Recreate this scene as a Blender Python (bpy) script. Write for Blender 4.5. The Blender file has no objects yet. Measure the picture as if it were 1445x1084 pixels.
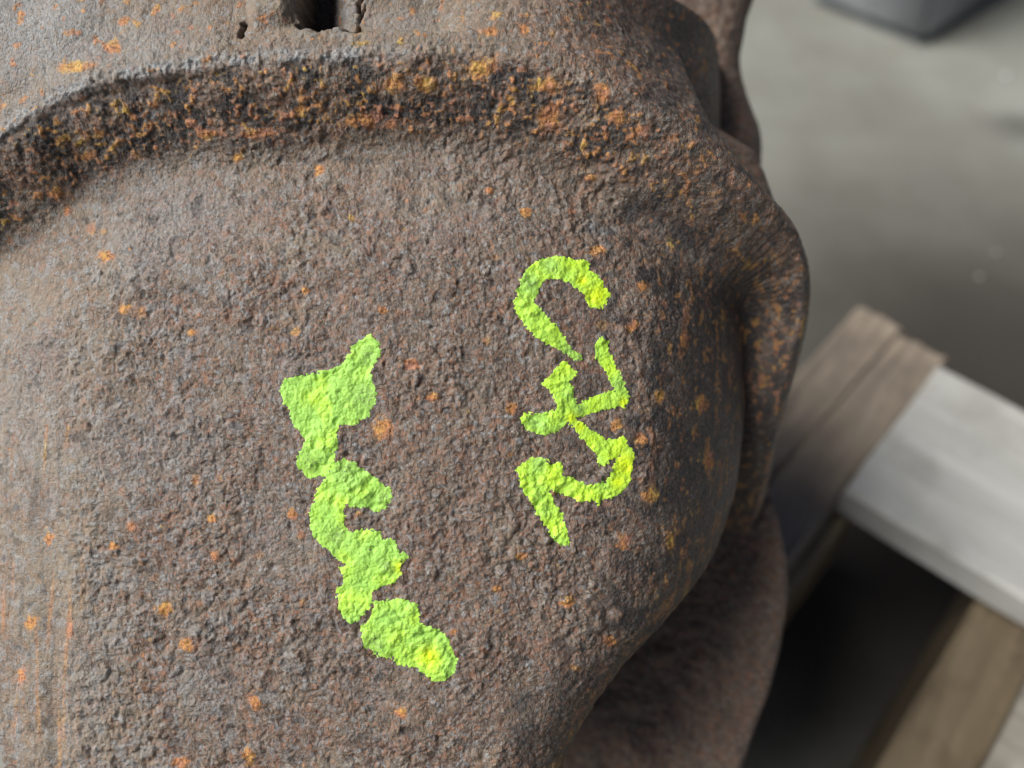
import bpy, bmesh, math, random
import numpy as np
from mathutils import Vector, Matrix

S = bpy.context.scene
COL = S.collection
random.seed(7)
rng = np.random.default_rng(11)

# ------------------------------------------------------------------ camera
PITCH = math.radians(50.0)
CAM = np.array([0.0, 0.0, 0.50])
FWD = np.array([0.0, math.cos(PITCH), -math.sin(PITCH)])
UP = np.array([0.0, math.sin(PITCH), math.cos(PITCH)])
RIGHT = np.array([1.0, 0.0, 0.0])
FPX = 1202.0                    # focal length in photograph pixels (1445 wide)
DIST = 0.20                     # camera to the painted face
K = DIST / FPX                  # metres per pixel on that face

cam = bpy.data.cameras.new('camera')
cam.sensor_width = 36.0
cam.lens = 36.0 * FPX / 1445.0
cam.clip_start = 0.01
cam.clip_end = 100.0
cam.dof.use_dof = True
cam.dof.focus_distance = 0.2015
cam.dof.aperture_fstop = cam.lens / 4.9
cam_o = bpy.data.objects.new('camera', cam)
COL.objects.link(cam_o)
cam_o.location = CAM
cam_o.rotation_euler = (math.radians(90.0) - PITCH, 0, 0)
S.camera = cam_o

# ------------------------------------------------------------------ light
LDIR = np.array([-0.70, -0.08, 0.72])
LDIR = LDIR / np.linalg.norm(LDIR)
SUN_EL = math.asin(LDIR[2])
SUN_ROT = math.atan2(LDIR[0], LDIR[1])
w = bpy.data.worlds.new('World')
S.world = w
w.use_nodes = True
nt = w.node_tree
sky = nt.nodes.new('ShaderNodeTexSky')
sky.sky_type = 'NISHITA'
sky.sun_disc = False
sky.air_density = 0.35
sky.dust_density = 2.0
sky.ozone_density = 0.2
sky.sun_elevation = SUN_EL
sky.sun_rotation = SUN_ROT
nt.links.new(sky.outputs[0], nt.nodes['Background'].inputs[0])
nt.nodes['Background'].inputs[1].default_value = 0.05
sun = bpy.data.lights.new('sun', 'SUN')
sun.energy = 5.0
sun.angle = math.radians(50.0)
sun.color = (1.0, 0.98, 0.95)
sun_o = bpy.data.objects.new('sun', sun)
COL.objects.link(sun_o)
sun_o.rotation_euler = Vector(LDIR).to_track_quat('Z', 'Y').to_euler()
sun_o.location = (-1.0, 0.2, 1.5)
S.view_settings.view_transform = 'Standard'
S.view_settings.look = 'None'
S.view_settings.gamma = 1.0
S.view_settings.exposure = 0.17
S.cycles.filter_width = 1.15

# ------------------------------------------------------------------ helpers
def face_point(x, y, h):
    """photo-plane units (x right, y down, h towards the camera) -> world metres"""
    x = np.asarray(x, float); y = np.asarray(y, float); h = np.asarray(h, float)
    return (CAM + FWD * DIST
            + K * ((x - 722.5)[..., None] * RIGHT - (y - 542.0)[..., None] * UP - h[..., None] * FWD))

def plan(pts, h=None):
    """photograph pixels seen at height h -> plane coordinates on the casting"""
    a = np.array(pts, float)
    hh = a[:, 2] if h is None else np.full(len(a), float(h))
    s = 1 - hh / FPX
    return np.stack([722.5 + (a[:, 0] - 722.5) * s, 542 + (a[:, 1] - 542) * s], 1)

def on_plane(x, y, z):
    X = (x - 722.5) / FPX; Y = -(y - 542.0) / FPX
    d = FWD + X * RIGHT + Y * UP
    t = (z - CAM[2]) / d[2]
    return CAM + d * t

def link(name, me, mat=None, parent=None, smooth=True):
    o = bpy.data.objects.new(name, me)
    COL.objects.link(o)
    if mat: me.materials.append(mat)
    if parent:
        o.parent = parent
    if smooth:
        me.polygons.foreach_set('use_smooth', np.ones(len(me.polygons), bool))
    return o

def tag(o, label=None, cat=None, kind=None, group=None):
    if label: o['label'] = label
    if cat: o['category'] = cat
    if kind: o['kind'] = kind
    if group: o['group'] = group
    return o

def empty(name, loc):
    o = bpy.data.objects.new(name, None)
    o.empty_display_size = 0.02
    COL.objects.link(o); o.location = loc
    return o

def sm(a, b, x):
    t = np.clip((x - a) / (b - a), 0, 1)
    return t * t * (3 - 2 * t)

def smax(a, b, k):
    h = np.clip(0.5 + 0.5 * (a - b) / k, 0, 1)
    return b * (1 - h) + a * h + k * h * (1 - h)

_perm = rng.permutation(4096).astype(np.int32)
_grad = rng.normal(size=(4096, 3)).astype(np.float32)
_grad /= np.linalg.norm(_grad, axis=1, keepdims=True)

def perlin(x, y, z, seed=0):
    x = np.asarray(x, np.float32); y = np.asarray(y, np.float32); z = np.asarray(z, np.float32)
    xi = np.floor(x).astype(np.int32); yi = np.floor(y).astype(np.int32); zi = np.floor(z).astype(np.int32)
    xf = x - xi; yf = y - yi; zf = z - zi
    u = xf ** 3 * (xf * (xf * 6 - 15) + 10); v = yf ** 3 * (yf * (yf * 6 - 15) + 10); ww = zf ** 3 * (zf * (zf * 6 - 15) + 10)
    out = 0
    for i in (0, 1):
        pa = _perm[(xi + i + seed * 131) & 4095]
        for j in (0, 1):
            pb = _perm[(pa + yi + j) & 4095]
            for k in (0, 1):
                g = _grad[_perm[(pb + zi + k) & 4095]]
                d = g[..., 0] * (xf - i) + g[..., 1] * (yf - j) + g[..., 2] * (zf - k)
                out = out + d * (u if i else 1 - u) * (v if j else 1 - v) * (ww if k else 1 - ww)
    return out * 1.6

def worley(x, y, z, seed=0):
    """distance to the nearest scattered point, and that point's random value"""
    x = np.asarray(x, np.float32); y = np.asarray(y, np.float32); z = np.asarray(z, np.float32)
    xi = np.floor(x - 0.5).astype(np.int32); yi = np.floor(y - 0.5).astype(np.int32); zi = np.floor(z - 0.5).astype(np.int32)
    best = np.full(x.shape, 9.0, np.float32); val = np.zeros(x.shape, np.float32)
    for i in (0, 1):
        pa = _perm[(xi + i + seed * 131) & 4095]
        for j in (0, 1):
            pb = _perm[(pa + yi + j) & 4095]
            for k in (0, 1):
                pc = _perm[(pb + zi + k) & 4095]
                g = _grad[pc]
                d = (xi + i + 0.5 + 0.5 * g[..., 0] - x) ** 2 + (yi + j + 0.5 + 0.5 * g[..., 1] - y) ** 2 + (zi + k + 0.5 + 0.5 * g[..., 2] - z) ** 2
                m = d < best
                best = np.where(m, d, best); val = np.where(m, (pc % 257) / 256.0, val)
    return np.sqrt(best), val

def polyline_dist(X, Y, P, val=None):
    """distance to a polyline, signed side (+ right of travel in y-down axes), and interpolated values"""
    best = np.full(X.shape, 1e9); side = np.ones(X.shape); vv = np.zeros(X.shape)
    for i in range(len(P) - 1):
        a, b = P[i], P[i + 1]
        d = b - a; L2 = d @ d
        t = np.clip(((X - a[0]) * d[0] + (Y - a[1]) * d[1]) / L2, 0, 1)
        dx = X - a[0] - t * d[0]; dy = Y - a[1] - t * d[1]
        q = dx * dx + dy * dy
        m = q < best
        best = np.where(m, q, best)
        side = np.where(m, np.sign(d[0] * dy - d[1] * dx + 1e-9), side)
        if val is not None:
            vv = np.where(m, val[i] + t * (val[i + 1] - val[i]), vv)
    return np.sqrt(best), side, vv

def polygon_sdf(X, Y, P):
    """positive inside"""
    P = np.asarray(P, float)
    best = np.full(X.shape, 1e9); inside = np.zeros(X.shape, bool)
    n = len(P)
    for i in range(n):
        a, b = P[i], P[(i + 1) % n]
        d = b - a; L2 = d @ d + 1e-9
        t = np.clip(((X - a[0]) * d[0] + (Y - a[1]) * d[1]) / L2, 0, 1)
        best = np.minimum(best, (X - a[0] - t * d[0]) ** 2 + (Y - a[1] - t * d[1]) ** 2)
        c = ((a[1] > Y) != (b[1] > Y))
        xs = a[0] + (Y - a[1]) * d[0] / (d[1] if abs(d[1]) > 1e-9 else 1e-9)
        inside ^= c & (X < xs)
    return np.where(inside, 1, -1) * np.sqrt(best)

def smooth_path(P, n=8, closed=False):
    """Catmull-Rom through the points"""
    P = np.asarray(P, float); out = []
    m = len(P)
    for i in range(m if closed else m - 1):
        g = lambda j: P[j % m] if closed else P[min(max(j, 0), m - 1)]
        p0, p1, p2, p3 = g(i - 1), g(i), g(i + 1), g(i + 2)
        for k in range(n):
            t = k / n
            out.append(0.5 * ((2 * p1) + (-p0 + p2) * t + (2 * p0 - 5 * p1 + 4 * p2 - p3) * t * t + (-p0 + 3 * p1 - 3 * p2 + p3) * t ** 3))
    if not closed: out.append(P[-1])
    return np.array(out)

def grid_mesh(name, pos, keep):
    """pos (r,c,3) world-relative, keep (r,c) bool"""
    r, c = keep.shape
    idx = np.full((r, c), -1, np.int64)
    cell = keep[:-1, :-1] & keep[1:, :-1] & keep[:-1, 1:] & keep[1:, 1:]
    used = np.zeros((r, c), bool)
    used[:-1, :-1] |= cell; used[1:, :-1] |= cell; used[:-1, 1:] |= cell; used[1:, 1:] |= cell
    idx[used] = np.arange(used.sum())
    v = pos[used].astype(np.float32)
    q = np.stack([idx[:-1, :-1][cell], idx[1:, :-1][cell], idx[1:, 1:][cell], idx[:-1, 1:][cell]], 1)
    me = bpy.data.meshes.new(name)
    me.vertices.add(len(v)); me.vertices.foreach_set('co', v.ravel())
    me.loops.add(q.size); me.loops.foreach_set('vertex_index', q.astype(np.int32).ravel())
    me.polygons.add(len(q))
    me.polygons.foreach_set('loop_start', np.arange(0, q.size, 4, dtype=np.int32))
    me.polygons.foreach_set('loop_total', np.full(len(q), 4, np.int32))
    me.update(calc_edges=True)
    return me, used

def color_attr(me, name, rgba):
    a = me.attributes.new(name, 'FLOAT_COLOR', 'POINT')
    a.data.foreach_set('color', np.ascontiguousarray(rgba, np.float32).ravel())

# ------------------------------------------------------------------ materials
class Mat:
    def __init__(self, name, rough=0.6, spec=0.4):
        self.m = bpy.data.materials.new(name); self.m.use_nodes = True
        self.t = self.m.node_tree; self.b = self.t.nodes['Principled BSDF']
        self.b.inputs['Roughness'].default_value = rough
        self.b.inputs['Specular IOR Level'].default_value = spec
        self.co = self.t.nodes.new('ShaderNodeTexCoord').outputs['Object']
    def n(self, k, **kw):
        x = self.t.nodes.new(k)
        for a, b in kw.items(): setattr(x, a, b)
        return x
    def l(self, a, b): self.t.links.new(a, b)
    def mapping(self, scale, rot=(0, 0, 0)):
        m = self.n('ShaderNodeMapping'); m.inputs['Scale'].default_value = scale; m.inputs['Rotation'].default_value = rot
        self.l(self.co, m.inputs['Vector']); return m.outputs[0]
    def noise(self, scale, detail=4, rough=0.6, vec=None, off=0.0):
        x = self.n('ShaderNodeTexNoise'); x.noise_dimensions = '4D'
        x.inputs['Scale'].default_value = scale; x.inputs['Detail'].default_value = detail
        x.inputs['Roughness'].default_value = rough; x.inputs['W'].default_value = off
        self.l(vec or self.co, x.inputs['Vector']); return x.outputs[0]
    def ramp(self, fac, stops):
        r = self.n('ShaderNodeValToRGB'); e = r.color_ramp.elements
        while len(e) < len(stops): e.new(0.5)
        for el, (p, c) in zip(e, stops):
            el.position = p
            el.color = (c, c, c, 1) if not isinstance(c, tuple) else (*c, 1)
        self.l(fac, r.inputs[0]); return r.outputs[0]
    def mix(self, fac, a, b, mode='MIX'):
        x = self.n('ShaderNodeMix'); x.data_type = 'RGBA'; x.blend_type = mode
        for s, v in ((0, fac), (6, a), (7, b)):
            if isinstance(v, (int, float)): x.inputs[s].default_value = v
            elif isinstance(v, tuple): x.inputs[s].default_value = (*v, 1)
            else: self.l(v, x.inputs[s])
        return x.outputs[2]
    def math(self, op, a, b=0.0, clamp=False):
        x = self.n('ShaderNodeMath'); x.operation = op; x.use_clamp = clamp
        for s, v in ((0, a), (1, b)):
            if isinstance(v, (int, float)): x.inputs[s].default_value = v
            else: self.l(v, x.inputs[s])
        return x.outputs[0]
    def bump(self, h, dist, strength=1.0):
        x = self.n('ShaderNodeBump'); x.inputs['Distance'].default_value = dist; x.inputs['Strength'].default_value = strength
        self.l(h, x.inputs['Height']); self.l(x.outputs[0], self.b.inputs['Normal'])
    def color(self, c): self.l(c, self.b.inputs['Base Color'])
    def rough(self, c): self.l(c, self.b.inputs['Roughness'])

def rust_material(name, masks):
    M = Mat(name, 0.7, 0.45)
    a = M.noise(420, 6, 0.65)
    b = M.noise(1500, 4, 0.65, off=3.1)
    c = M.noise(130, 4, 0.6, off=7.7)
    d = M.noise(900, 3, 0.6, off=11.0)
    # separate crusty grains, each of its own tint
    wv = M.n('ShaderNodeVectorMath'); wv.operation = 'MULTIPLY_ADD'
    wn = M.n('ShaderNodeTexNoise'); wn.inputs['Scale'].default_value = 700; wn.inputs['Detail'].default_value = 2
    M.l(M.co, wn.inputs['Vector']); M.l(wn.outputs['Color'], wv.inputs[0]); wv.inputs[1].default_value = (0.0011,) * 3; M.l(M.co, wv.inputs[2])
    def grains(scale, off=0.0):
        v = M.n('ShaderNodeTexVoronoi'); v.inputs['Scale'].default_value = scale; M.l(wv.outputs[0], v.inputs['Vector'])
        q = M.n('ShaderNodeSeparateColor'); M.l(v.outputs['Color'], q.inputs[0]); return q.outputs
    g1 = grains(760); g2 = grains(2100)
    tints = [(0.0, (0.070, 0.046, 0.033)), (0.22, (0.125, 0.085, 0.059)), (0.5, (0.184, 0.132, 0.090)), (0.74, (0.242, 0.184, 0.130)), (0.9, (0.30, 0.255, 0.205)), (1.0, (0.37, 0.335, 0.295))]
    base = M.mix(0.5, M.ramp(g1[0], tints), M.ramp(g2[0], tints))
    base = M.mix(M.ramp(b, [(0.36, 0.75), (0.52, 0.0)]), base, (0.040, 0.027, 0.025))
    base = M.mix(M.ramp(c, [(0.42, 0.0), (0.68, 0.45)]), base, (0.185, 0.108, 0.082))
    base = M.mix(M.ramp(a, [(0.50, 0.0), (0.66, 0.2)]), base, (0.185, 0.175, 0.155))
    base = M.mix(M.ramp(g1[1], [(0.80, 0.0), (0.90, 0.55)]), base, (0.30, 0.15, 0.09))
    base = M.mix(M.ramp(g2[1], [(0.84, 0.0), (0.90, 0.45)]), base, (0.24, 0.255, 0.265))
    base = M.mix(M.ramp(g2[2], [(0.86, 0.0), (0.93, 0.55)]), base, (0.36, 0.17, 0.09))
    if masks:
        at = M.n('ShaderNodeAttribute'); at.attribute_name = 'pattern'
        sp = M.n('ShaderNodeSeparateColor'); M.l(at.outputs['Color'], sp.inputs[0])
        orange, dark, grey = sp.outputs[0], sp.outputs[1], sp.outputs[2]
        tan = at.outputs['Alpha']
        tanc = M.mix(M.ramp(a, [(0.4, 0.0), (0.65, 1.0)]), (0.31, 0.245, 0.165), (0.25, 0.235, 0.20))
        tanc = M.mix(0.35, tanc, base)
        base = M.mix(tan, base, tanc)
        gc = M.mix(M.ramp(b, [(0.35, 0.0), (0.7, 1.0)]), (0.17, 0.175, 0.175), (0.42, 0.44, 0.45))
        base = M.mix(M.math('MULTIPLY', grey, M.ramp(d, [(0.33, 0.35), (0.6, 1.0)])), base, gc)
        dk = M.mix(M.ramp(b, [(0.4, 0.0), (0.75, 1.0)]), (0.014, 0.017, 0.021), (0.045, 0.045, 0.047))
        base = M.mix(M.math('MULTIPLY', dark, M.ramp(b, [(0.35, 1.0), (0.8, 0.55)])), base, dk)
        hue = M.noise(170, 3, 0.6, off=31)
        oc = M.ramp(hue, [(0.36, (0.48, 0.23, 0.15)), (0.47, (0.58, 0.25, 0.09)), (0.60, (0.62, 0.35, 0.09)), (0.70, (0.70, 0.49, 0.10))])
        oc = M.mix(M.ramp(g2[0], [(0.0, 0.75), (0.55, 0.0)]), oc, (0.16, 0.075, 0.045))
        base = M.mix(orange, base, oc)
        rr = M.mix(dark, M.mix(grey, (0.54,) * 3, (0.34,) * 3), (0.5,) * 3)
        rr = M.mix(orange, rr, (0.85,) * 3)
        rr = M.mix(1.0, rr, M.ramp(g2[1], [(0.0, 0.62), (0.6, 1.0), (1.0, 1.25)]), 'MULTIPLY')
        M.rough(rr)
    else:
        s = M.noise(260, 5, 0.65, off=21)
        base = M.mix(M.ramp(s, [(0.60, 0.0), (0.70, 0.6)]), base, (0.36, 0.15, 0.06))
        s2 = M.noise(90, 5, 0.65, off=25)
        base = M.mix(M.ramp(s2, [(0.55, 0.0), (0.70, 0.6)]), base, (0.05, 0.05, 0.054))
    M.color(base)
    hgt = M.math('ADD', M.math('MULTIPLY', M.noise(2600, 3, 0.6, off=2), 0.7), M.noise(1200, 4, 0.65, off=5))
    M.bump(hgt, 0.0006, 0.9)
    return M.m

RUST = rust_material('rusty_cast_iron', True)
RUST_PLAIN = rust_material('rusty_cast_iron_plain', False)

def paint_material():
    M = Mat('lime_paint', 0.55, 0.35)
    at = M.n('ShaderNodeAttribute'); at.attribute_name = 'film'
    sp = M.n('ShaderNodeSeparateColor'); M.l(at.outputs['Color'], sp.inputs[0])
    thick = sp.outputs[0]
    a = M.noise(1500, 4, 0.7, off=1)
    b = M.noise(300, 3, 0.6, off=4)
    f = M.noise(2600, 3, 0.65, off=14)
    c = M.mix(M.ramp(M.math('ADD', M.math('MULTIPLY', thick, 0.75), M.math('MULTIPLY', b, 0.5)), [(0.25, 0.0), (0.95, 1.0)]), (0.35, 0.66, 0.11), (0.60, 0.94, 0.05))
    c = M.mix(M.ramp(a, [(0.32, 0.45), (0.48, 0.0)]), c, (0.27, 0.50, 0.07))
    c = M.mix(M.ramp(a, [(0.54, 0.0), (0.68, 0.28)]), c, (0.60, 0.93, 0.18))
    c = M.mix(sp.outputs[1], c, (0.70, 0.92, 0.02))
    c = M.mix(M.ramp(f, [(0.34, 0.55), (0.46, 0.0)]), c, (0.22, 0.42, 0.07))
    worn = M.math('MULTIPLY', sp.outputs[2], M.ramp(a, [(0.42, 0.0), (0.62, 0.8)]))
    c = M.mix(worn, c, (0.17, 0.24, 0.09))
    # dry pinholes where rust shows through the film
    c = M.mix(M.ramp(M.math('ADD', a, M.math('MULTIPLY', thick, 0.10)), [(0.30, 0.85), (0.37, 0.0)]), c, (0.14, 0.12, 0.05))
    M.color(c)
    M.bump(M.noise(2200, 4, 0.65, off=9), 0.0003, 0.5)
    return M.m
PAINT = paint_material()

# ------------------------------------------------------------------ the casting
BASE = Vector((-0.04, 0.27, 0.157))
housing = empty('gear_housing', BASE)
tag(housing, 'rust-covered cast iron gear housing with lime green paint marks, filling the left of the picture', 'machine part')
BV = np.array(BASE)

PITCHPX = 1.4
gx = np.arange(-110, 1330, PITCHPX); gy = np.arange(-110, 1260, PITCHPX)
X, Y = np.meshgrid(gx, gy)

# crest of the flange lip: photo pixels and height
crest = [(-160, 300, -14), (-70, 245, -4), (0, 198, 6), (50, 160, 14), (110, 128, 22), (200, 106, 28), (330, 90, 30), (470, 82, 28), (620, 76, 22),
         (760, 92, 16), (880, 138, 0), (980, 196, -28), (1060, 264, -74), (1112, 325, -135), (1133, 390, -190),
         (1126, 460, -235), (1106, 540, -275), (1088, 610, -320), (1072, 690, -430), (1050, 760, -560), (1030, 830, -720)]
cp = smooth_path(np.column_stack([plan(crest), [c[2] for c in crest]]), 6)
t, side, ch = polyline_dist(X, Y, cp[:, :2], cp[:, 2])

wob = perlin(X / 70, Y / 70, X * 0 + 3.3, 1)
wob2 = perlin(X / 28, Y / 28, X * 0 + 1.3, 2)
ts = t * side + (wob2 * 5.0 + perlin(X / 11, Y / 11, X * 0 + 4.1, 4) * 3.0) * (1 - sm(960, 1050, X)) * (1 - 0.8 * sm(20, 70, X) * (1 - sm(260, 330, X)))
tin = np.where(ts > 0, ts, 0); tout = np.where(ts > 0, 0, -ts)

# dome with the painted face
dome_out = plan([(905, 150, -100), (985, 240, -170), (1035, 320, -225), (1058, 400, -250), (1066, 500, -262), (1066, 600, -262), (1052, 690, -255),
                 (1012, 785, -225), (950, 862, -180), (885, 935, -140), (836, 1010, -115), (800, 1095, -100), (775, 1260, -95)])
dome_poly = np.vstack([smooth_path(dome_out, 6), [(600, 1600), (-700, 1600), (-700, -300), (700, -200)]])
s = polygon_sdf(X, Y, dome_poly)
Rr = 225 - 110 * sm(640, 960, Y)
Rr = np.where(s > 400, 60, Rr)
q = np.clip(1 - s / Rr, 0, 1)
roll = Rr * (1 - np.sqrt(np.clip(1 - q * q, 0, 1)))
dome = 2 - 0.00030 * np.clip(X - 520, 0, None) ** 2 - 0.00008 * np.clip(470 - X, 0, None) ** 2 - 14 * ((Y - 620) / 420) ** 2
dome -= 34 * (1 - sm(70, 300, tin))
lx = 170 - 60 * sm(300, 1000, Y)                       # the left shoulder
dome -= 26 * np.clip((lx - X) / 120, 0, None) ** 1.6 * (0.25 + 0.75 * sm(330, 620, Y))
dome -= 5 * np.exp(-((X - 62) / 22) ** 2) * sm(640, 860, Y) 
edge_l = plan([(-60, 700, -90), (-40, 850, -90), (-16, 960, -90), (4, 1020, -90), (14, 1100, -90), (20, 1300, -90)])
tl, sl, _ = polyline_dist(X, Y, smooth_path(edge_l, 4))
dome -= np.where((sl > 0) & (Y > 550), 4.0 * tl, 0)
dome = dome - roll + np.where(s < 0, 9 * s, 0)
dome += wob * 2.2

# flange lip and the band under it
lip_w = sm(40, 110, X) * (1 - sm(250, 330, X))
prof_in = (1.0 + 9 * lip_w) * sm(0, 12, tin) + 0.50 * tin * sm(-40, 70, tin) + 0.0014 * np.clip(tin - 20, 0, None) ** 2
right = sm(760, 1020, X)
prof_in = prof_in * (1 - 0.2 * right) 
trd = np.sqrt(tout ** 2 + 18.0 ** 2) - 18.0
prof_out = (0.05 + 1.25 * right) * trd + np.where((X > 900), 0.03, 0.0) * tout ** 2 * sm(1000, 1120, X)
prof_out = prof_out + 0.30 * np.clip(tout - 26, 0, None) * (1 - right)
rim = ch - prof_in - prof_out
rim -= np.where(tin > 150, (tin - 150) * 2.0, 0)
rim += wob2 * 1.6 * sm(0, 30, tin) + wob * 2
# rounding of the outer rim on the horn
# upper tube of the casting
cx0, Rt = 520.0, 640.0
e = np.clip((X - cx0) / Rt, -2, 0.9999)
tube = 16 - Rt * (1 - np.sqrt(np.clip(1 - np.clip(e, 0, 1) ** 2, 1e-4, 1)))
tube = np.where(X > cx0 + Rt * 0.985, tube - 8 * (X - cx0 - Rt * 0.985), tube)
tube -= 10 * np.clip((300 - X) / 400, 0, None) ** 1.5
tube -= 7 * np.exp(-((Y + 30 + 0.14 * (X - 200)) / 60.0) ** 2) * (1 - sm(330, 480, X))
tube += 14 * np.exp(-((X - 1075) / 34) ** 2) * (1 - sm(40, 190, Y))      # rib running up the right side
tube += (wob * 3.2 + wob2 * 1.2) * (1 - 0.6 * sm(850, 1000, X)) + 6 * perlin(X / 110, Y / 60, X * 0 + 6.6, 54)
# pocket and ribs along the top edge
yb = 49 + wob2 * 2
jag = 5 * perlin(X / 14, Y / 14, X * 0 + 8.8, 70) + 3 * perlin(X / 6, Y / 6, X * 0 + 2.8, 71)
pin = sm(423, 431, X + jag) * (1 - sm(500, 512, X + jag)) * (1 - sm(yb - 5, yb + 1, Y + 0.6 * jag))
pk = pin * (1 - sm(452, 466, X + 0.5 * jag))
cut = pin * (24 + 62 * (1 - sm(450, 494, X + 0.5 * jag)))
sh = sm(500, 508, X) * (1 - sm(600, 690, X)) * (1 - sm(yb - 2, yb + 4, Y + 0.0))
cut += sh * 21
tube += 24 * sm(350, 372, X) * (1 - sm(404, 427, X)) * (1 - sm(20, 66, Y))
cut += 22 * np.exp(-((X + 0.5 * jag - (509 + (20 - Y) * 0.25)) / 3.4) ** 2) * (1 - sm(22, 30, Y)) * (perlin(X / 9, Y / 9, X * 0 + .5, 3) > -0.25)
cut += 20 * np.exp(-((X + 0.6 * jag - (350 + (40 - Y) * 0.1)) / 2.8) ** 2) * sm(36, 42, Y) * (1 - sm(58, 66, Y))
cut += 12 * np.exp(-((Y - yb - 1) / 3.5) ** 2) * sm(440, 455, X) * (1 - sm(515, 560, X)) * (0.6 + wob2)
tube -= 45 * sm(680, 900, X)
tube -= 5 * tin + 900 * sm(280, 560, Y)

body = smax(smax(rim, tube, 7.0), dome, 16.0 + 44.0 * sm(880, 1010, X) * (1 - sm(420, 560, Y))) - cut * (side < 0)
hx = np.gradient(body, PITCHPX, axis=1); hy = np.gradient(body, PITCHPX, axis=0)
ln = np.sqrt(hx * hx + hy * hy + 1)
nx, ny, nz = -hx / ln, -hy / ln, 1 / ln

# masks for the finish
band = sm(2, 14, tin) * (1 - sm(74, 104, tin + wob2 * 16)) * (1 - 0.3 * right)
band = np.where(side > 0, band, 0) * (1 - 0.35 * sm(860, 1000, X))
band = band * (1 - sm(1040, 1110, X))
sidewall = sm(0.75, 1.8, np.sqrt(hx * hx + hy * hy)) * (X > 700)

B3 = (X, Y, body)
def nz3(scale, seed, zs=1.0): return perlin(X / scale, Y / scale, body / scale * zs, seed)
lump = nz3(13, 5); grain = nz3(6.2, 6); fine = nz3(3.6, 7); lump2 = nz3(24, 8); flake = nz3(9, 9)
clump = nz3(17, 10); patch = nz3(46, 12)
lipz = np.exp(-(tout / 14.0) ** 2)
smooth_zone = np.clip(0.9 * sm(930, 1040, X) + sm(60, 140, 175 - X) * 0.7 * (Y > 250) + (tout > 4) * 0.8 * (1 - lipz) + sm(0.5, 1.5, sidewall), 0, 0.8)
rough_amp = (1 - 0.6 * smooth_zone)
wx = X + 4.0 * nz3(15, 60); wy = Y + 4.0 * nz3(15, 61)
def clods(scale, seed):
    d_, v_ = worley(wx / scale, wy / scale, body / scale, seed)
    return np.clip(1 - (d_ / 0.85) ** 2, -0.6, 1) * (0.35 + 0.9 * v_)
bil = 4.6 * clods(19, 50) + 3.6 * clods(10.5, 51) + 2.2 * clods(6.0, 52) - 3.0
region = 0.22 + 0.52 * sm(-0.35, 0.35, nz3(120, 53) + 0.25 * nz3(45, 63))
disp = rough_amp * (region * bil + 0.9 * lump + 0.75 * grain + 0.9 * fine)
pits = np.clip(-lump - 0.42, 0, 1) * 6 + np.clip(-grain - 0.5, 0, 1) * 3.0
deep = nz3(19, 34); wide = nz3(55, 35)
disp += rough_amp * (-4.5 * np.clip(-deep - 0.36, 0, 1) + 3.0 * wide * (1 - band))
disp -= rough_amp * pits
# loose rust scale standing up in the band
ck = np.clip(clump + 0.25, 0, 1) * 2.6 + np.clip(flake, 0, 1) * 3.6 + grain * 1.5 + fine * 1.0
disp = disp * (1 - 0.35 * band) + band * ck * 0.45
# a rough whitish edge along the lip
lipm = np.exp(-((np.where(side > 0, t, -t) + 6) / 10.0) ** 2) * (1 - sm(560, 760, X))
disp += lipm * (1.4 * flake + 1.2 * grain)

# ---- colour masks
SC = FPX / (FPX - body)
XI = 722.5 + (X - 722.5) * SC; YI = 542 + (Y - 542) * SC
def blob(cx, cy, rx, ry=None, ang=0.0, soft=0.45, seed=None):
    ry = ry or rx
    m = (np.abs(XI - cx) < 2.2 * max(rx, ry)) & (np.abs(YI - cy) < 2.2 * max(rx, ry))
    out = np.zeros(X.shape, np.float32)
    if not m.any(): return out
    ca, sa = math.cos(ang), math.sin(ang)
    dx = XI[m] - cx; dy = YI[m] - cy
    r = np.sqrt(((dx * ca + dy * sa) / rx) ** 2 + ((-dx * sa + dy * ca) / ry) ** 2)
    r = r + 0.38 * grain[m] + 0.38 * lump[m] + 0.2 * fine[m]
    out[m] = 1 - sm(1 - soft, 1 + soft * 0.6, r)
    return out

orange = np.zeros(X.shape, np.float32); dark = np.zeros(X.shape, np.float32); grey = np.zeros(X.shape, np.float32); tan = np.zeros(X.shape, np.float32)
# rust blooms seen in the photograph
for (bx, by, rx, ry) in [(186, 742, 8, 8), (300, 732, 7, 6), (303, 784, 7, 8), (265, 910, 12, 9), (352, 1066, 9, 16), (567, 1006, 8, 8), (337, 221, 8, 8),
                         (540, 604, 14, 16), (580, 514, 11, 9), (840, 354, 14, 7), (806, 298, 6, 5), (820, 375, 6, 5), (176, 436, 9, 8), (150, 362, 12, 9),
                         (540, 438, 7, 6), (360, 990, 9, 12), (232, 860, 12, 9), (735, 785, 8, 6), (722, 575, 8, 8), (870, 600, 9, 8), (930, 560, 8, 10),
                         (892, 460, 9, 8), (905, 405, 8, 8), (990, 570, 8, 14), (905, 620, 8, 10), (880, 765, 10, 12), (860, 905, 10, 8), (800, 850, 10, 8),
                         (915, 700, 14, 10), (450, 240, 8, 8), (690, 270, 6, 5), (835, 250, 10, 5), (160, 770, 6, 6), (100, 890, 6, 12), (30, 955, 6, 14), (70, 760, 7, 10),
                         (413, 726, 7, 9), (640, 890, 6, 5), (700, 830, 7, 5), (945, 765, 8, 14), (1000, 650, 8, 16), (965, 480, 6, 12), (45, 880, 10, 10), (610, 560, 9, 7),
                         (255, 1075, 12, 9), (430, 410, 6, 6), (270, 470, 6, 5), (742, 300, 8, 7), (95, 300, 8, 7)]:
    orange = np.maximum(orange, blob(bx, by, rx, ry) * 0.95)
dens = rng.uniform(size=(9, 9))
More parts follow.
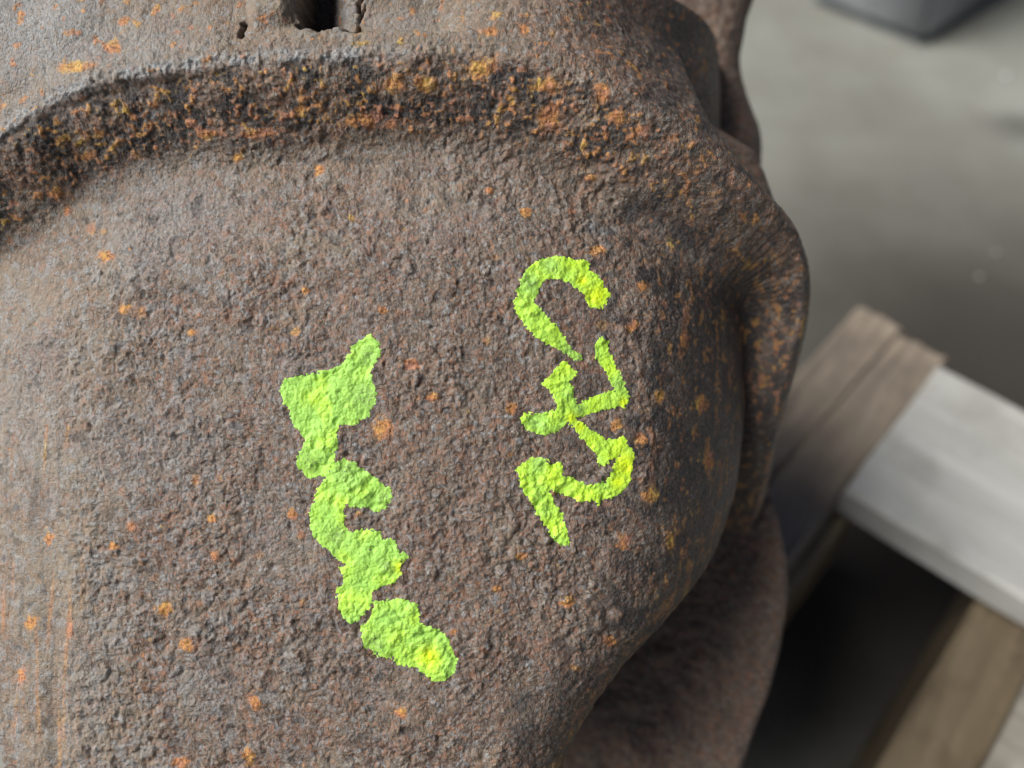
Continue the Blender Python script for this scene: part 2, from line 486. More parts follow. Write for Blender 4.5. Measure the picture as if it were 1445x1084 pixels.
for i in range(620):
    bx, by = random.uniform(-100, 1060), random.uniform(190, 1250)
    if dens[int((by - 150) // 130) % 9, int((bx + 110) // 130) % 9] * random.random() < 0.32: continue
    r = min(9.0, 1.6 + random.expovariate(0.62))
    orange = np.maximum(orange, blob(bx, by, r, r * random.uniform(0.5, 1.6), random.uniform(0, 3)) * random.uniform(0.12, 0.62))
# warm rusting right flank
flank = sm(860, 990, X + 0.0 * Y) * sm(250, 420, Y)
fl = nz3(20, 14) + 0.6 * nz3(8, 15)
fl = perlin(X / 13, Y / 30, body / 20, 14) + 0.6 * nz3(8, 15)
orange = np.maximum(orange, 0.55 * flank * sm(0.25, 0.6, fl))
low_side = sm(0.7, 1.4, np.sqrt(hx * hx + hy * hy)) * sm(650, 850, Y) * (X > 700)
orange = np.maximum(orange, 0.5 * low_side * sm(-0.2, 0.5, fl))
# band: orange clumps over black scale
spk = nz3(6.5, 28)
orange = np.maximum(orange, band * sm(0.22, 0.5, 0.55 * clump + 0.7 * flake + 0.5 * spk + 0.2 * patch) * 0.85)
orange = np.maximum(orange, band * sm(0.3, 0.5, spk) * 0.5)
for (bx, by, rx, ry) in [(366, 188, 34, 7), (556, 119, 13, 11), (497, 170, 9, 8), (518, 168, 16, 12), (600, 118, 18, 12), (425, 155, 9, 6), (680, 95, 24, 14), (550, 175, 10, 8), (140, 190, 8, 6), (125, 220, 10, 7), (80, 275, 10, 10),
                         (775, 165, 16, 18), (770, 120, 22, 9), (850, 130, 12, 12), (870, 165, 14, 10), (905, 185, 10, 10), (90, 195, 12, 6), (295, 188, 20, 6), (690, 45, 14, 6), (740, 42, 8, 7), (175, 30, 9, 6), (30, 20, 6, 5), (160, 68, 12, 8), (105, 95, 26, 8)]:
    orange = np.maximum(orange, blob(bx, by, rx, ry, -0.1) * 0.9)
dark = np.maximum(dark, 0.78 * sm(900, 985, XI) * sm(300, 420, YI) * (1 - sm(1066, 1076, XI)) * (1 - 0.75 * sm(0.15, 0.5, fl)))  # right flank and lower edge: soot plus shade put into the colour
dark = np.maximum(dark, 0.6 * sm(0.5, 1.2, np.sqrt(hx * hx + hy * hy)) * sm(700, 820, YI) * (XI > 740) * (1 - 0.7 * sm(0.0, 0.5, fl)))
horn = sm(860, 980, X) * (Y < 520) * (side > 0) * (1 - sm(150, 190, t)) + sm(1020, 1060, X) * (Y < 600)
horn = np.clip(horn, 0, 1)
orange = np.maximum(orange, horn * sm(0.3, 0.75, 0.6 * clump + 0.5 * patch + 0.5 * flake + 0.3 * spk) * 0.7)
orange = np.maximum(orange, sm(0.42, 0.6, nz3(15, 16) + 0.35 * grain) * (tout > 3) * 0.7)
dark = np.maximum(dark, band * sm(-0.2, 0.3, -0.6 * clump + 0.8 * patch - 0.4 * flake) * 0.95)
grey = np.maximum(grey, blob(205, 166, 26, 6, -0.42, 0.6))
dark = np.maximum(dark, horn * sm(0.05, 0.45, nz3(24, 17) + 0.4 * lump) * 0.8)
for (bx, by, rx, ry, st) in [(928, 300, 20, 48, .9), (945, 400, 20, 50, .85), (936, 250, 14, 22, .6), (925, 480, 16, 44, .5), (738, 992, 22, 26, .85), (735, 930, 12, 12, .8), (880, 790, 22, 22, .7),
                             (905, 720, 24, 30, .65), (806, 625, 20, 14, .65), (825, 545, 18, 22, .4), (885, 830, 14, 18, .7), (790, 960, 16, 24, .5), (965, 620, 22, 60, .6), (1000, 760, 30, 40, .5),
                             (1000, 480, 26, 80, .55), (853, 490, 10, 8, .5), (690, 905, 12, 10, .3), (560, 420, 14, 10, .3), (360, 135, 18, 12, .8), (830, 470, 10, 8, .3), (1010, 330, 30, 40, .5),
                             (1100, 540, 26, 60, .9), (1085, 620, 24, 50, .9), (1060, 470, 12, 100, 1), (1058, 380, 10, 40, .8), (930, 290, 16, 60, 1), (948, 420, 24, 60, 1), (1015, 430, 20, 60, .9), (985, 520, 22, 50, .8), (960, 700, 40, 40, .8), (905, 800, 40, 26, .8), (740, 1040, 24, 40, .8), (800, 985, 30, 40, .6), (950, 640, 18, 40, .8), (1030, 620, 20, 80, .8), (990, 740, 30, 50, .9),  # groove and ear blobs also paint the shade between horn and dome
                             (960, 60, 40, 80, .8), (930, 140, 40, 26, .7), (1000, 150, 30, 60, .7), (870, 170, 18, 12, .6), (990, 250, 26, 14, .6), (1060, 300, 24, 14, .7), (770, 690, 10, 8, .3), (790, 505, 12, 10, .5)]:  # tube blobs behind the lip: shade put into the colour
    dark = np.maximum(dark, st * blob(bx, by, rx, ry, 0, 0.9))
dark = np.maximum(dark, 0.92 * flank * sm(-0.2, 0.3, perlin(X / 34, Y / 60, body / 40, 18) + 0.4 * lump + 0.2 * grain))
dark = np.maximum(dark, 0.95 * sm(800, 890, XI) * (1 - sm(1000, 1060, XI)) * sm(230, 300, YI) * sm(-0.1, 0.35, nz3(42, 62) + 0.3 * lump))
dark = np.maximum(dark, pk * 0.9)  # recess shade painted into the pocket's deep end
dark = np.maximum(dark, 0.55 * sm(0.34, 0.62, -deep + 0.2 * grain) * (tin > 90))
tan = np.maximum(tan, 0.5 * sm(0.1, 0.6, nz3(75, 36) + 0.3 * deep) * (tin > 100) * (1 - sm(700, 900, X)))
dark = np.maximum(dark, 0.5 * sm(0.3, 0.55, nz3(10, 22)) * (tin > 100) * (0.25 + 0.5 * sm(600, 900, X)))
for (bx, by, rx, ry, st) in [(250, 300, 90, 50, .55), (200, 350, 60, 60, .45), (50, 40, 130, 90, .95), (200, 70, 80, 50, .6), (60, 150, 60, 30, .5), (160, 60, 90, 40, .35), (50, 560, 60, 130, .35), (120, 980, 30, 80, .4), (290, 960, 40, 50, .4),
                             (700, 300, 60, 30, .2), (855, 325, 14, 7, .95), (847, 477, 9, 8, .9), (835, 320, 9, 12, .8), (856, 345, 8, 8, .5), (610, 340, 30, 50, .25), (420, 520, 40, 20, .3),
                             (250, 640, 70, 60, .3), (160, 640, 50, 60, .35), (480, 20, 26, 30, .8), (560, 30, 60, 16, .5), (590, 380, 20, 12, .3), (380, 760, 40, 60, .25), (640, 220, 70, 20, .15)]:
    grey = np.maximum(grey, st * blob(bx, by, rx, ry, 0, 1.1))  # left and top-left patches paint a bluish sheen over grey scale
grey = np.maximum(grey, np.clip(1.3 * lipm, 0, 1) * sm(-0.5, 0.2, nz3(20, 20) + 0.4 * flake) * (1 - sm(480, 640, X)))
grey = np.maximum(grey, sm(0.05, 0.5, nz3(17, 55) + 0.45 * grain) * (1 - band) * (0.62 - 0.55 * sm(200, 760, X)) * (tin > 60))  # left-hand sheen painted in grey, fading to the right
grey = np.maximum(grey, 0.75 * sm(0.28, 0.55, nz3(8, 23)) * (1 - band) * (1 - 0.5 * sm(700, 900, X)))
tan = np.maximum(tan, (tout > 2) * (1 - sm(560, 900, X)) * (0.75 + 0.6 * nz3(50, 24)))
tan = np.maximum(tan, sm(-10, 90, 210 - X) * (Y > 270) * (0.55 + 0.6 * nz3(60, 25)))
tan = np.maximum(tan, 0.55 * (1 - sm(90, 230, tin)) * sm(80, 115, tin) * (0.7 + 0.5 * nz3(40, 26)) * (X < 900))
tan = np.clip(tan, 0, 1)
streak = perlin(X / 12 + Y * 0.004, Y / 160, X * 0 + 9.1, 27)
orange = np.maximum(orange, 0.45 * sm(0.25, 0.6, streak) * sm(20, 70, 150 - X) * (Y > 600))
dark = np.maximum(dark, 0.35 * sm(0.15, 0.6, -streak) * sm(20, 70, 150 - X) * (Y > 600))
disp += orange * (1.0 + 1.2 * np.clip(grain, 0, 1)) * (1 - smooth_zone)
# little nodules of scale
for (bx, by, r, hgt) in [(848, 478, 8, 6), (640, 396, 6, 3), (576, 380, 9, 4), (850, 338, 6, 4)]:
    disp += hgt * np.sqrt(np.clip(1 - ((XI - bx) ** 2 + (YI - by) ** 2) / r ** 2, 0, 1))

disp *= 1 - 0.55 * np.clip(dark, 0, 1) * (1 - band)
def box3(F):
    G = np.pad(F, 2, mode='edge')
    G = (G[:-4] + G[1:-3] + G[2:-2] + G[3:-1] + G[4:]) / 5
    return (G[:, :-4] + G[:, 1:-3] + G[:, 2:-2] + G[:, 3:-1] + G[:, 4:]) / 5
fill = box3(disp)                      # the level that liquid paint settles to
PXx = X + nx * disp; PXy = Y + ny * disp; PXh = body + nz * disp
pos = face_point(PXx, PXy, PXh) - BV
me, used = grid_mesh('housing_body', pos, body > -760)
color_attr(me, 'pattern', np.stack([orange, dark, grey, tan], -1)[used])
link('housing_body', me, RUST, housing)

# ---- lower flange, set far back behind the dome
def slab_field(name, outline, h0, tilt, r_edge, deep, step, mat, amp, bulge=0.0):
    P = plan(outline, h0)
    P = smooth_path(P, 6, closed=True)
    lo = P.min(0) - 30; hi = P.max(0) + 30
    xs = np.arange(lo[0], hi[0], step); ys = np.arange(lo[1], hi[1], step)
    A, Bq = np.meshgrid(xs, ys)
    sd = polygon_sdf(A, Bq, P)
    qq = np.clip(1 - sd / r_edge, 0, 1)
    H = h0 + tilt[0] * (A - 722) + tilt[1] * (Bq - 900) - r_edge * (1 - np.sqrt(np.clip(1 - qq * qq, 0, 1)))
    H = H + bulge * np.exp(-((sd - 45) / 30) ** 2)
    H = H + np.where(sd < 0, sd * 10, 0)
    n1 = perlin(A / 60, Bq / 60, A * 0 + h0, 31); n2 = perlin(A / 20, Bq / 20, H / 20, 32); n3 = perlin(A / 9, Bq / 9, H / 9, 33)
    H = H + amp * (3 * n1 + 1.6 * n2 + 1.0 * n3)
    p = face_point(A, Bq, H) - BV
    m, _ = grid_mesh(name, p, H > h0 - deep)
    return link(name, m, mat, housing)

slab_field('lower_flange', [(1020, 560), (1058, 640), (1082, 720), (1096, 800), (1092, 870), (1074, 950), (1048, 1030), (1028, 1100), (1000, 1220), (760, 1240), (600, 1000), (760, 700), (930, 560)],
           -620, (0.16, 0.0), 24, 260, 3.0, RUST_PLAIN, 2.4)
slab_field('side_lug', [(900, -80), (1090, -90), (1088, -20), (1078, 40), (1090, 95), (1110, 140), (1114, 185), (1106, 225), (1060, 280), (900, 300), (820, 120)],
           -430, (-0.25, 0.0), 60, 300, 3.0, RUST_PLAIN, 1.3)
slab_field('rim_web', [(940, 160), (1055, 195), (1080, 225), (1092, 255), (1108, 300), (1110, 360), (1080, 500), (1046, 600), (985, 720), (880, 800), (860, 650), (900, 400)],
           -300, (0.0, 0.0), 40, 260, 3.0, RUST_PLAIN, 1.3)

# ---- solid lower body that stands on the pallet
def loft(name, rings, mat, parent, origin):
    bm = bmesh.new(); vs = []
    for r in rings: vs.append([bm.verts.new(Vector(p) - origin) for p in r])
    for a, b in zip(vs, vs[1:]):
        n = len(a)
        for i in range(n): bm.faces.new((a[i], a[(i + 1) % n], b[(i + 1) % n], b[i]))
    bm.faces.new(vs[0]); bm.faces.new(vs[-1][::-1])
    bmesh.ops.recalc_face_normals(bm, faces=bm.faces)
    m = bpy.data.meshes.new(name); bm.to_mesh(m); bm.free()
    return link(name, m, mat, parent)
def oval(c, rx, ry, n=28, pw=3.0):
    out = []
    for i in range(n):
        a = 2 * math.pi * i / n
        ca, sa = math.cos(a), math.sin(a)
        out.append((c[0] + rx * math.copysign(abs(ca) ** (2 / pw), ca), c[1] + ry * math.copysign(abs(sa) ** (2 / pw), sa), c[2]))
    return out
top_ring = [tuple(p) for p in face_point(*[np.array(v) for v in zip(*[(o[0], o[1], -170.0) for o in oval((380, 620, 0), 500, 560)])])]
mid_ring = [tuple(p) for p in face_point(*[np.array(v) for v in zip(*[(o[0], o[1], -420.0) for o in oval((400, 560, 0), 560, 600)])])]
# the third ring lies flat on the boards
def ring_z(c, rx, ry, z):
    return [(c[0] + (p[0] - 0) * rx, c[1] - (p[1] - 0) * ry, z) for p in oval((0, 0, 0), 1, 1)]
loft('housing_foot', [top_ring, mid_ring, ring_z((-0.05, 0.27), 0.115, 0.115, 0.20), ring_z((-0.05, 0.27), 0.11, 0.11, 0.1575)], RUST_PLAIN, housing, BASE)

# ---- paint marks
def bilerp(F, x, y):
    fx = (x - gx[0]) / PITCHPX; fy = (y - gy[0]) / PITCHPX
    i = np.clip(fx.astype(int), 0, F.shape[1] - 2); j = np.clip(fy.astype(int), 0, F.shape[0] - 2)
    a = fx - i; b = fy - j
    return F[j, i] * (1 - a) * (1 - b) + F[j, i + 1] * a * (1 - b) + F[j + 1, i] * (1 - a) * b + F[j + 1, i + 1] * a * b

def stroke_sdf(A, Bq, strokes):
    best = np.full(A.shape, -1e9)
    for st in strokes:
        st = np.array(st, float)
        if len(st) == 1:
            best = np.maximum(best, st[0, 2] - np.hypot(A - st[0, 0], Bq - st[0, 1])); continue
        st = smooth_path(st, 4)
        for p, q_ in zip(st[:-1], st[1:]):
            d = q_[:2] - p[:2]; L2 = d @ d + 1e-9
            tt = np.clip(((A - p[0]) * d[0] + (Bq - p[1]) * d[1]) / L2, 0, 1)
            rr = p[2] + tt * (q_[2] - p[2])
            best = np.maximum(best, rr - np.hypot(A - p[0] - tt * d[0], Bq - p[1] - tt * d[1]))
    return best

def paint_mark(sdf_fn, bbox, thick, thin_spots=(), rich=(), dull=0.0):
    st = 0.75
    A, Bq = np.meshgrid(np.arange(bbox[0] - 14, bbox[2] + 26, st), np.arange(bbox[1] - 22, bbox[3] + 26, st))
    bh0 = bilerp(body, A, Bq)
    AI = 722.5 + (A - 722.5) * FPX / (FPX - bh0); BI = 542 + (Bq - 542) * FPX / (FPX - bh0)
    sd = sdf_fn(AI, BI)
    n1 = perlin(A / 9, Bq / 9, A * 0 + .7, 41); n2 = perlin(A / 4.2, Bq / 4.2, A * 0 + .2, 42); n3 = perlin(A / 22, Bq / 22, A * 0 + .9, 43)
    sd = sd + 2.0 * n1 + 3.4 * n2 + 1.0 * n3 + 1.6 + 1.2 * perlin(A / 2.3, Bq / 2.3, A * 0 + .4, 47)
    fx, fy, fz = bilerp(nx, A, Bq), bilerp(ny, A, Bq), bilerp(nz, A, Bq)
    thin = np.zeros(A.shape)
    for (cx, cy, r) in thin_spots:
        thin = np.maximum(thin, np.exp(-((AI - cx) ** 2 + (BI - cy) ** 2) / r ** 2))
    film = 0.55 + 0.55 * perlin(A / 36, Bq / 36, A * 0 + bbox[0] * .37, 46) + 0.25 * n3 + 0.2 * n2
    thin = np.clip(thin + 0.5 * (1 - sm(0.0, 3.0, sd)) * (0.5 + n2), 0, 1)
    yel = np.zeros(A.shape)
    for (cx, cy, r) in rich: yel = np.maximum(yel, np.exp(-((AI - cx) ** 2 + (BI - cy) ** 2) / r ** 2))
    film = np.clip((film - dull) * (1 - 0.85 * thin), 0, 1)
    d0 = bilerp(disp, A, Bq); d1 = bilerp(fill, A, Bq)
    grains = 0.38 * perlin(A / 4.6, Bq / 4.6, A * 0 + 2.2, 44) + 0.40 * perlin(A / 2.7, Bq / 2.7, A * 0 + 5.2, 45)
    lift = np.maximum(0.5 * d1 + 0.5 * d0 + 0.45 + grains, d0 + 0.30 + 0.4 * grains) - d0
    lift = lift - thin * 0.12 - 1.5 * np.clip(-bilerp(lump, A, Bq) - 0.5, 0, 1)
    lift = lift * sm(-0.6, 1.8, sd) - 1.3 * (1 - sm(-1.4, 0.4, sd))
    dd = d0 + lift
    p = face_point(A + fx * dd, Bq + fy * dd, bh0 + fz * dd) - BV
    m, us = grid_mesh('paint_mark', p, sd > -2.0)
    color_attr(m, 'film', np.stack([film, yel, thin, film * 0 + 1], -1)[us])
    o = link('paint_mark', m, PAINT, housing)
    return o

def zp(x0, y0, sc, pts): return np.array([(x0 + sc * a, y0 + sc * b) for a, b in pts])
mark_c = zp(360, 450, .2215, [(735, 100), (790, 160), (800, 230), (745, 300), (735, 380), (770, 450), (760, 540), (720, 620), (640, 665), (545, 670), (520, 720), (525, 820), (500, 870), (505, 930), (440, 1000),
                              (330, 1010), (290, 960), (265, 910), (320, 790), (295, 720), (235, 660), (230, 570), (185, 545), (165, 460), (195, 385), (320, 365), (480, 325), (545, 300), (590, 250), (630, 170)])
mark_d = np.vstack([zp(400, 630, .1938, [(430, 100), (520, 120), (600, 190), (700, 260), (770, 310), (785, 370), (750, 440), (670, 470), (620, 440), (560, 440), (490, 430), (450, 410), (425, 450), (445, 500), (430, 560),
                                         (480, 610), (560, 620), (640, 610), (690, 625), (710, 670), (815, 690), (830, 750), (915, 805), (850, 850), (835, 900), (850, 930), (800, 1000), (700, 1010), (650, 1060)]),
                    zp(440, 760, .1938, [(443, 389), (430, 480), (380, 540), (330, 600), (270, 610), (230, 560), (200, 490), (190, 380), (240, 330), (230, 260), (200, 215), (260, 190), (200, 150), (150, 100)]),
                    zp(400, 630, .1938, [(280, 720), (225, 640), (195, 560), (200, 480), (230, 390), (250, 320), (300, 250), (340, 200), (370, 130)])])
mark_e = zp(440, 760, .1938, [(470, 460), (560, 460), (650, 445), (770, 480), (775, 610), (820, 640), (910, 655), (990, 720), (1020, 820), (1055, 880), (1040, 960), (990, 1010), (900, 1040), (850, 1010), (770, 940), (690, 920),
                              (620, 920), (610, 860), (540, 865), (460, 830), (380, 780), (360, 640), (440, 580), (450, 510)])
for P, thin in ((mark_c, [(515, 560, 20), (440, 655, 14), (520, 500, 16)]), (mark_d, [(490, 665, 18), (545, 700, 14), (475, 755, 16), (545, 800, 10)]), (mark_e, [(530, 905, 18)])):
    bb = (*P.min(0), *P.max(0))
    paint_mark(lambda A, Bq, P=P: polygon_sdf(A, Bq, P), bb, 2.8, thin, [(565, 800, 9), (605, 925, 14)], 0.40)
A1 = [[(842, 421, 14), (835, 404, 15), (815, 388, 16), (795, 379, 15), (773, 379, 15), (755, 390, 14), (744, 412, 13), (740, 432, 13), (751, 447, 15), (764, 462, 14), (779, 474, 12), (795, 489, 7.5), (805, 497, 4.5), (815, 505, 4.5)],
      [(823, 375, 7), (824, 384, 9)], [(852, 415, 7)]]
paint_mark(lambda A, Bq: stroke_sdf(A, Bq, A1), (720, 355, 866, 515), 2.8, [(748, 400, 14), (776, 374, 14), (803, 495, 12), (815, 505, 9)], [(842, 418, 16), (822, 396, 8)])
B1 = [[(849, 486, 8), (848, 497, 8.5), (856, 511, 8), (864, 526, 7.5), (872, 540, 7.5), (877, 553, 8), (877, 562, 10)],
      [(877, 563, 10), (858, 565, 11), (836, 573, 9.5), (818, 579, 9), (803, 583, 10), (788, 591, 12), (770, 598, 15), (753, 596, 12), (741, 591, 6)],
      [(796, 518, 6), (795, 526, 11), (786, 540, 14), (794, 553, 14.5), (799, 568, 13), (803, 582, 9), (811, 596, 6), (823, 608, 7), (836, 621, 9), (848, 631, 11), (858, 635, 13), (872, 632, 11), (884, 643, 9.5),
       (879, 658, 12), (874, 676, 13), (861, 690, 11), (843, 693, 11), (826, 696, 11), (810, 690, 12), (793, 683, 12), (776, 676, 14), (757, 664, 18), (750, 680, 15), (762, 700, 14), (770, 716, 14), (780, 731, 13), (788, 748, 11), (795, 763, 7)],
      [(771, 541, 5), (780, 541, 8)], [(808, 527, 5)], [(878, 623, 5)], [(788, 658, 6), (785, 668, 8)], [(845, 706, 4.5)], [(850, 650, 6), (856, 642, 8)], [(736, 663, 5), (745, 662, 10)]]
paint_mark(lambda A, Bq: stroke_sdf(A, Bq, B1), (724, 470, 902, 778), 2.8, [(872, 541, 9), (755, 596, 12), (760, 650, 12), (818, 578, 8)], [(882, 655, 18), (872, 680, 10), (806, 590, 8), (880, 568, 8), (818, 602, 8)])

# ------------------------------------------------------------------ wood
def wood_material(name, dark_c, light_c, stain, stain_amt, length_axis_rot):
    M = Mat(name, 0.75, 0.25)
    v = M.mapping((6, 90, 90))
    g = M.noise(1.0, 6, 0.7, vec=v)
    c = M.ramp(g, [(0.3, dark_c), (0.7, light_c)])
    s_ = M.noise(14, 5, 0.6, off=6)
    c = M.mix(M.ramp(s_, [(0.48, 0.0), (0.66, stain_amt)]), c, stain)
    s3 = M.noise(1.0, 5, 0.7, vec=M.mapping((14, 160, 160)), off=13)
    c = M.mix(M.ramp(s3, [(0.56, 0.0), (0.66, 0.5)]), c, stain)
    M.color(c); M.bump(g, 0.0008, 0.35)
    return M.m
W_BROWN = wood_material('weathered_brown_wood', (0.30, 0.245, 0.187), (0.44, 0.365, 0.28), (0.12, 0.10, 0.082), 0.6, 0)
W_WHITE = wood_material('whitewashed_wood', (0.46, 0.455, 0.41), (0.67, 0.67, 0.625), (0.30, 0.29, 0.25), 0.7, 0)
W_DULL = wood_material('weathered_pale_wood', (0.20, 0.18, 0.14), (0.46, 0.43, 0.37), (0.16, 0.14, 0.11), 0.8, 0)
W_PALE = wood_material('raw_pale_wood', (0.30, 0.25, 0.16), (0.44, 0.37, 0.25), (0.10, 0.07, 0.045), 0.8, 0)
W_TAN = wood_material('stained_tan_wood', (0.15, 0.115, 0.07), (0.25, 0.195, 0.125), (0.05, 0.036, 0.026), 0.95, 0)

PAL = empty('wooden_pallet', (0.12, 0.30, 0.0))
tag(PAL, 'pallet of worn wooden boards under the rusty housing, with one whitewashed board', 'pallet')

def board(name, origin, length, width, thick, ang, ztop, mat, seed, lab=None, cracked=0.0):
    """a board whose near-left corner is origin, running along ang, width to the left of travel"""
    r = random.Random(seed)
    nx_ = 26; ny_ = 7
    prof = []
    bev = min(0.002, thick * 0.2)
    prof = [(0, 0), (0, thick - bev), (bev, thick)] + [(bev + (width - 2 * bev) * i / ny_, thick) for i in range(1, ny_)] + [(width - bev, thick), (width, thick - bev), (width, 0)]
    bm = bmesh.new(); rings = []
    endw = [r.uniform(-0.0012, 0.0012) for _ in prof]
    for i in range(nx_ + 1):
        f = i / nx_; ring = []
        for j, (yy, zz) in enumerate(prof):
            xx = f * length + (endw[j] if i in (0, nx_) else 0)
            ring.append(bm.verts.new((xx, yy + 0.0012 * math.sin(f * 9 + seed) + r.uniform(-1, 1) * 0.0004, zz - thick + (r.uniform(-1, 1) * 0.0007 if zz > 0 else 0))))
        rings.append(ring)
    m = len(prof)
    for a, b in zip(rings, rings[1:]):
        for j in range(m): bm.faces.new((a[j], a[(j + 1) % m], b[(j + 1) % m], b[j]))
    bm.faces.new(rings[0][::-1]); bm.faces.new(rings[-1])
    bmesh.ops.recalc_face_normals(bm, faces=bm.faces)
    me_ = bpy.data.meshes.new(name); bm.to_mesh(me_); bm.free()
    o = link(name, me_, mat, PAL, smooth=False)
    o.location = Vector((origin[0], origin[1], ztop)) - PAL.location
    o.rotation_euler = (0, 0, ang)
    if lab: o['label'] = lab
    return o

ZT = 0.14
e1 = on_plane(1112, 800, ZT); e2 = on_plane(1338, 506, ZT); c1 = on_plane(1208, 432, ZT)
dirv = (e2 - e1)[:2]; ab = math.atan2(dirv[1], dirv[0]); dirv = dirv / np.linalg.norm(dirv); nrm = np.array([-dirv[1], dirv[0]])
wid = float((c1 - e2)[:2] @ nrm)
narrow = 0.030
st_ = e2[:2] - dirv * 0.50
board('plank', st_, 0.50, narrow, 0.019, ab, ZT - 0.0006, W_BROWN, 1, 'narrow grey-brown plank beside the white board')
st2 = e2[:2] - dirv * 0.50 + nrm * (narrow + 0.0003)
board('plank', st2, 0.505, wid - narrow - 0.0003, 0.019, ab, ZT, W_BROWN, 2, 'wide grey-brown weathered plank')
board('stringer', st_ - nrm * 0.006 + dirv * 0.06, 0.36, 0.04, 0.10, ab, ZT - 0.0225, W_PALE, 3, 'pale raw wood runner under the brown planks')
# whitewashed board, square to the planks, its end against the narrow plank
wa = on_plane(1342, 521, ZT + 0.004); wb = on_plane(1196, 690, ZT + 0.004); wc = on_plane(1445, 842, ZT + 0.004)
d2 = (wc - wb)[:2]; aw = math.atan2(d2[1], d2[0]); d2 = d2 / np.linalg.norm(d2); n2v = np.array([-d2[1], d2[0]])
ww_ = float((wa - wb)[:2] @ n2v)
board('deck_board', wb[:2], 0.42, ww_, 0.018, aw, ZT + 0.004, W_WHITE, 4, 'whitewashed board')
# tan runner beneath the white board, lower right
g1 = on_plane(1238, 1090, 0.121); g2 = on_plane(1392, 822, 0.121); g3 = on_plane(1390, 1090, 0.121)
d3 = (g2 - g1)[:2]; ag = math.atan2(d3[1], d3[0]); d3 = d3 / np.linalg.norm(d3); n3v = np.array([-d3[1], d3[0]])
wg = abs(float((g3 - g1)[:2] @ n3v))
board('stringer', g1[:2] - d3 * 0.20 - n3v * wg, 0.20 + 0.42, wg, 0.085, ag, 0.121, W_TAN, 5, 'stained tan runner passing under the white board')
k1 = on_plane(1384, 1090, 0.135); k2 = on_plane(1447, 952, 0.135)
d4 = (k1 - k2)[:2]; d4 = d4 / np.linalg.norm(d4)
bo = k2[:2] + d4 * 0.09
board('deck_board', bo, 0.22, 0.10, 0.0125, math.atan2(d2[1], d2[0]), 0.1345, W_DULL, 6, 'second pale board, in the bottom right corner')

# ------------------------------------------------------------------ floor
def concrete():
    M = Mat('dusty_concrete', 0.65, 0.3)
    a = M.noise(3.2, 6, 0.6); b = M.noise(16, 6, 0.65, off=3); c = M.noise(150, 4, 0.6, off=5)
    col = M.ramp(a, [(0.3, (0.19, 0.19, 0.16)), (0.7, (0.315, 0.325, 0.29))])
    col = M.mix(M.ramp(b, [(0.42, 0.0), (0.68, 0.5)]), col, (0.20, 0.185, 0.15))
    col = M.mix(M.ramp(c, [(0.5, 0.0), (0.75, 0.4)]), col, (0.17, 0.16, 0.14))
    # dark ground by the pallet: dirt, plus shade painted into the colour
    def spot(px, py, rad, amount, colr, col):
        p = on_plane(px, py, 0.0)
        vm = M.n('ShaderNodeVectorMath'); vm.operation = 'DISTANCE'
        M.l(M.co, vm.inputs[0]); vm.inputs[1].default_value = (p[0], p[1], 0)
        dd = M.math('ADD', vm.outputs['Value'], M.math('MULTIPLY', M.math('SUBTRACT', a, 0.5), rad * 0.9))
        mr = M.n('ShaderNodeMapRange'); mr.interpolation_type = 'SMOOTHSTEP'
        mr.inputs[1].default_value = rad * 0.2; mr.inputs[2].default_value = rad; mr.inputs[3].default_value = amount; mr.inputs[4].default_value = 0
        M.l(dd, mr.inputs[0])
        return M.mix(mr.outputs[0], col, colr)
    col = spot(1420, 400, 0.5, 0.75, (0.13, 0.125, 0.105), col)  # light falling off to the right, painted in with the dirt
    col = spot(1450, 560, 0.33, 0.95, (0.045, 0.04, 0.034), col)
    col = spot(1250, 800, 0.30, 0.95, (0.035, 0.029, 0.023), col)  # shade of the pallet gap put into the floor colour
    col = spot(1440, 178, 0.05, 0.75, (0.10, 0.10, 0.09), col)
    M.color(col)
    M.bump(M.noise(240, 5, 0.6, off=8), 0.002, 0.4)
    return M.m
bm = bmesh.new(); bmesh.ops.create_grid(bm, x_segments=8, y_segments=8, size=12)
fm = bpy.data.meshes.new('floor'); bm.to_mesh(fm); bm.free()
tag(link('floor', fm, concrete(), None, False), kind='structure')

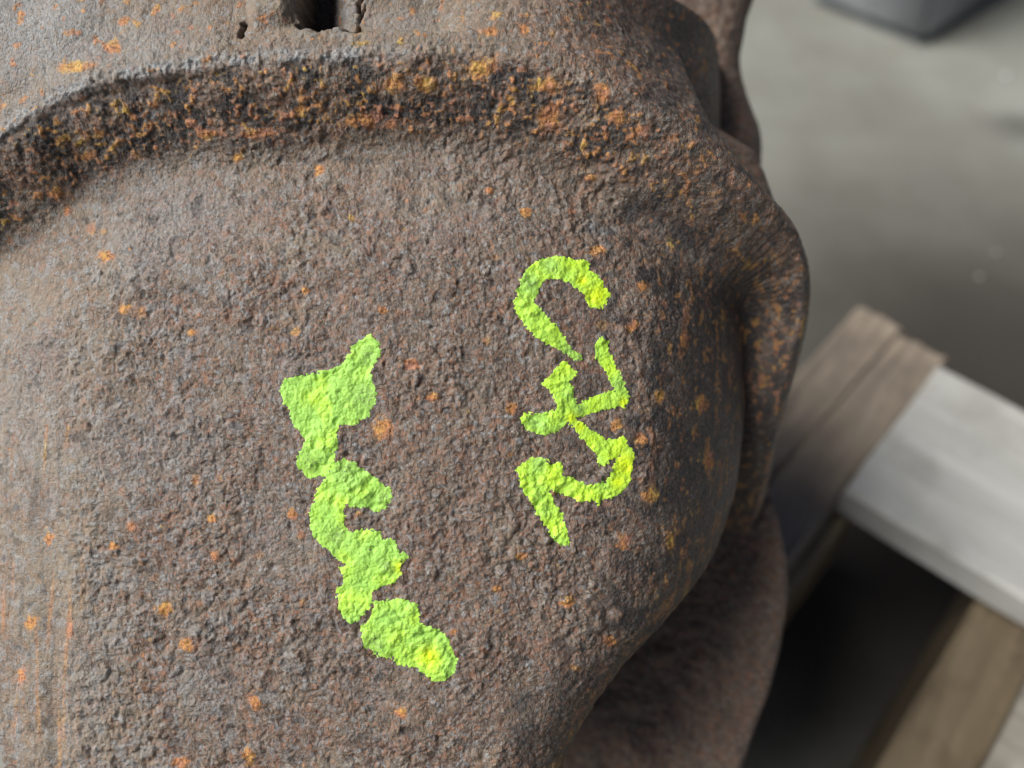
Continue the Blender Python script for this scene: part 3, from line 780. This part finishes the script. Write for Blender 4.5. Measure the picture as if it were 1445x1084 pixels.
# ------------------------------------------------------------------ grey block at the top right
def grey_block():
    M = Mat('grey_steel', 0.5, 0.4)
    a = M.noise(25, 5, 0.6)
    M.color(M.ramp(a, [(0.3, (0.095, 0.104, 0.107)), (0.7, (0.16, 0.172, 0.175))]))
    M.bump(M.noise(200, 4, 0.6, off=2), 0.001, 0.3)
    p0 = on_plane(1297, 68, 0.0); pl = on_plane(1148, 8, 0.0); pr = on_plane(1425, -8, 0.0)
    dl = (pl - p0)[:2]; dl /= np.linalg.norm(dl); dr = (pr - p0)[:2]; dr /= np.linalg.norm(dr)
    L1 = np.linalg.norm((pl - p0)[:2]) * 1.05; L2 = 0.30; H = 0.16; tp = 0.016
    root = empty('grey_block', (p0[0], p0[1], 0))
    tag(root, 'grey metal block standing on the concrete floor in the top right corner', 'block')
    def ring(z, ins):
        q0 = dl * ins + dr * ins; q1 = dl * (L1 - ins) + dr * ins; q2 = dl * (L1 - ins) + dr * (L2 - ins); q3 = dl * ins + dr * (L2 - ins)
        return [(q[0], q[1], z) for q in (q0, q3, q2, q1)]
    bm = bmesh.new()
    lv = [[bm.verts.new(p) for p in ring(z, i)] for z, i in ((0.004, 0), (0.02, 0.0), (H - 0.03, tp), (H, tp + 0.002))]
    for a_, b_ in zip(lv, lv[1:]):
        for i in range(4): bm.faces.new((a_[i], a_[(i + 1) % 4], b_[(i + 1) % 4], b_[i]))
    bm.faces.new(lv[-1]); bm.faces.new(lv[0][::-1])
    bmesh.ops.recalc_face_normals(bm, faces=bm.faces)
    bmesh.ops.bevel(bm, geom=[e for e in bm.edges], offset=0.006, segments=3, affect='EDGES', clamp_overlap=True)
    m = bpy.data.meshes.new('block_body'); bm.to_mesh(m); bm.free()
    link('block_body', m, M.m, root)
    bm = bmesh.new()
    a0 = ring(0.0, 0.003); a1 = ring(0.0038, 0.003)
    v0 = [bm.verts.new(p) for p in a0]; v1 = [bm.verts.new(p) for p in a1]
    for i in range(4): bm.faces.new((v0[i], v0[(i + 1) % 4], v1[(i + 1) % 4], v1[i]))
    bm.faces.new(v1); bm.faces.new(v0[::-1]); bmesh.ops.recalc_face_normals(bm, faces=bm.faces)
    m = bpy.data.meshes.new('base_plate'); bm.to_mesh(m); bm.free()
    link('base_plate', m, M.m, root, False)
grey_block()

# ------------------------------------------------------------------ chips on the floor
def chip(px, py, r, colr, label, seed):
    rr = random.Random(seed)
    bm = bmesh.new(); bmesh.ops.create_icosphere(bm, subdivisions=2, radius=r)
    for v in bm.verts:
        f = 1 + rr.uniform(-0.22, 0.22); v.co = Vector((v.co.x * f, v.co.y * f * 0.8, max(v.co.z, -r * 0.6) * 0.55 * f))
    zmin = min(v.co.z for v in bm.verts)
    for v in bm.verts: v.co.z -= zmin
    m = bpy.data.meshes.new('stone_chip'); bm.to_mesh(m); bm.free()
    M = Mat('chip_stone', 0.7, 0.3); n_ = M.noise(300, 3)
    M.color(M.ramp(n_, [(0.3, tuple(c * 0.8 for c in colr)), (0.7, colr)]))
    o = link('stone_chip', m, M.m)
    p = on_plane(px, py, 0.0); o.location = (p[0], p[1], -0.0002)
    tag(o, label, 'stone', group='chips lying on the concrete')
chip(1419, 108, 0.0032, (0.60, 0.62, 0.64), 'small white chip on the bare concrete below the grey block, at the right edge', 1)
chip(1382, 392, 0.0030, (0.24, 0.24, 0.22), 'pale grey chip on the darker concrete above the white board', 2)
chip(1406, 358, 0.0026, (0.25, 0.25, 0.23), 'upper pale grey chip on the darker concrete, nearer the stain', 3)
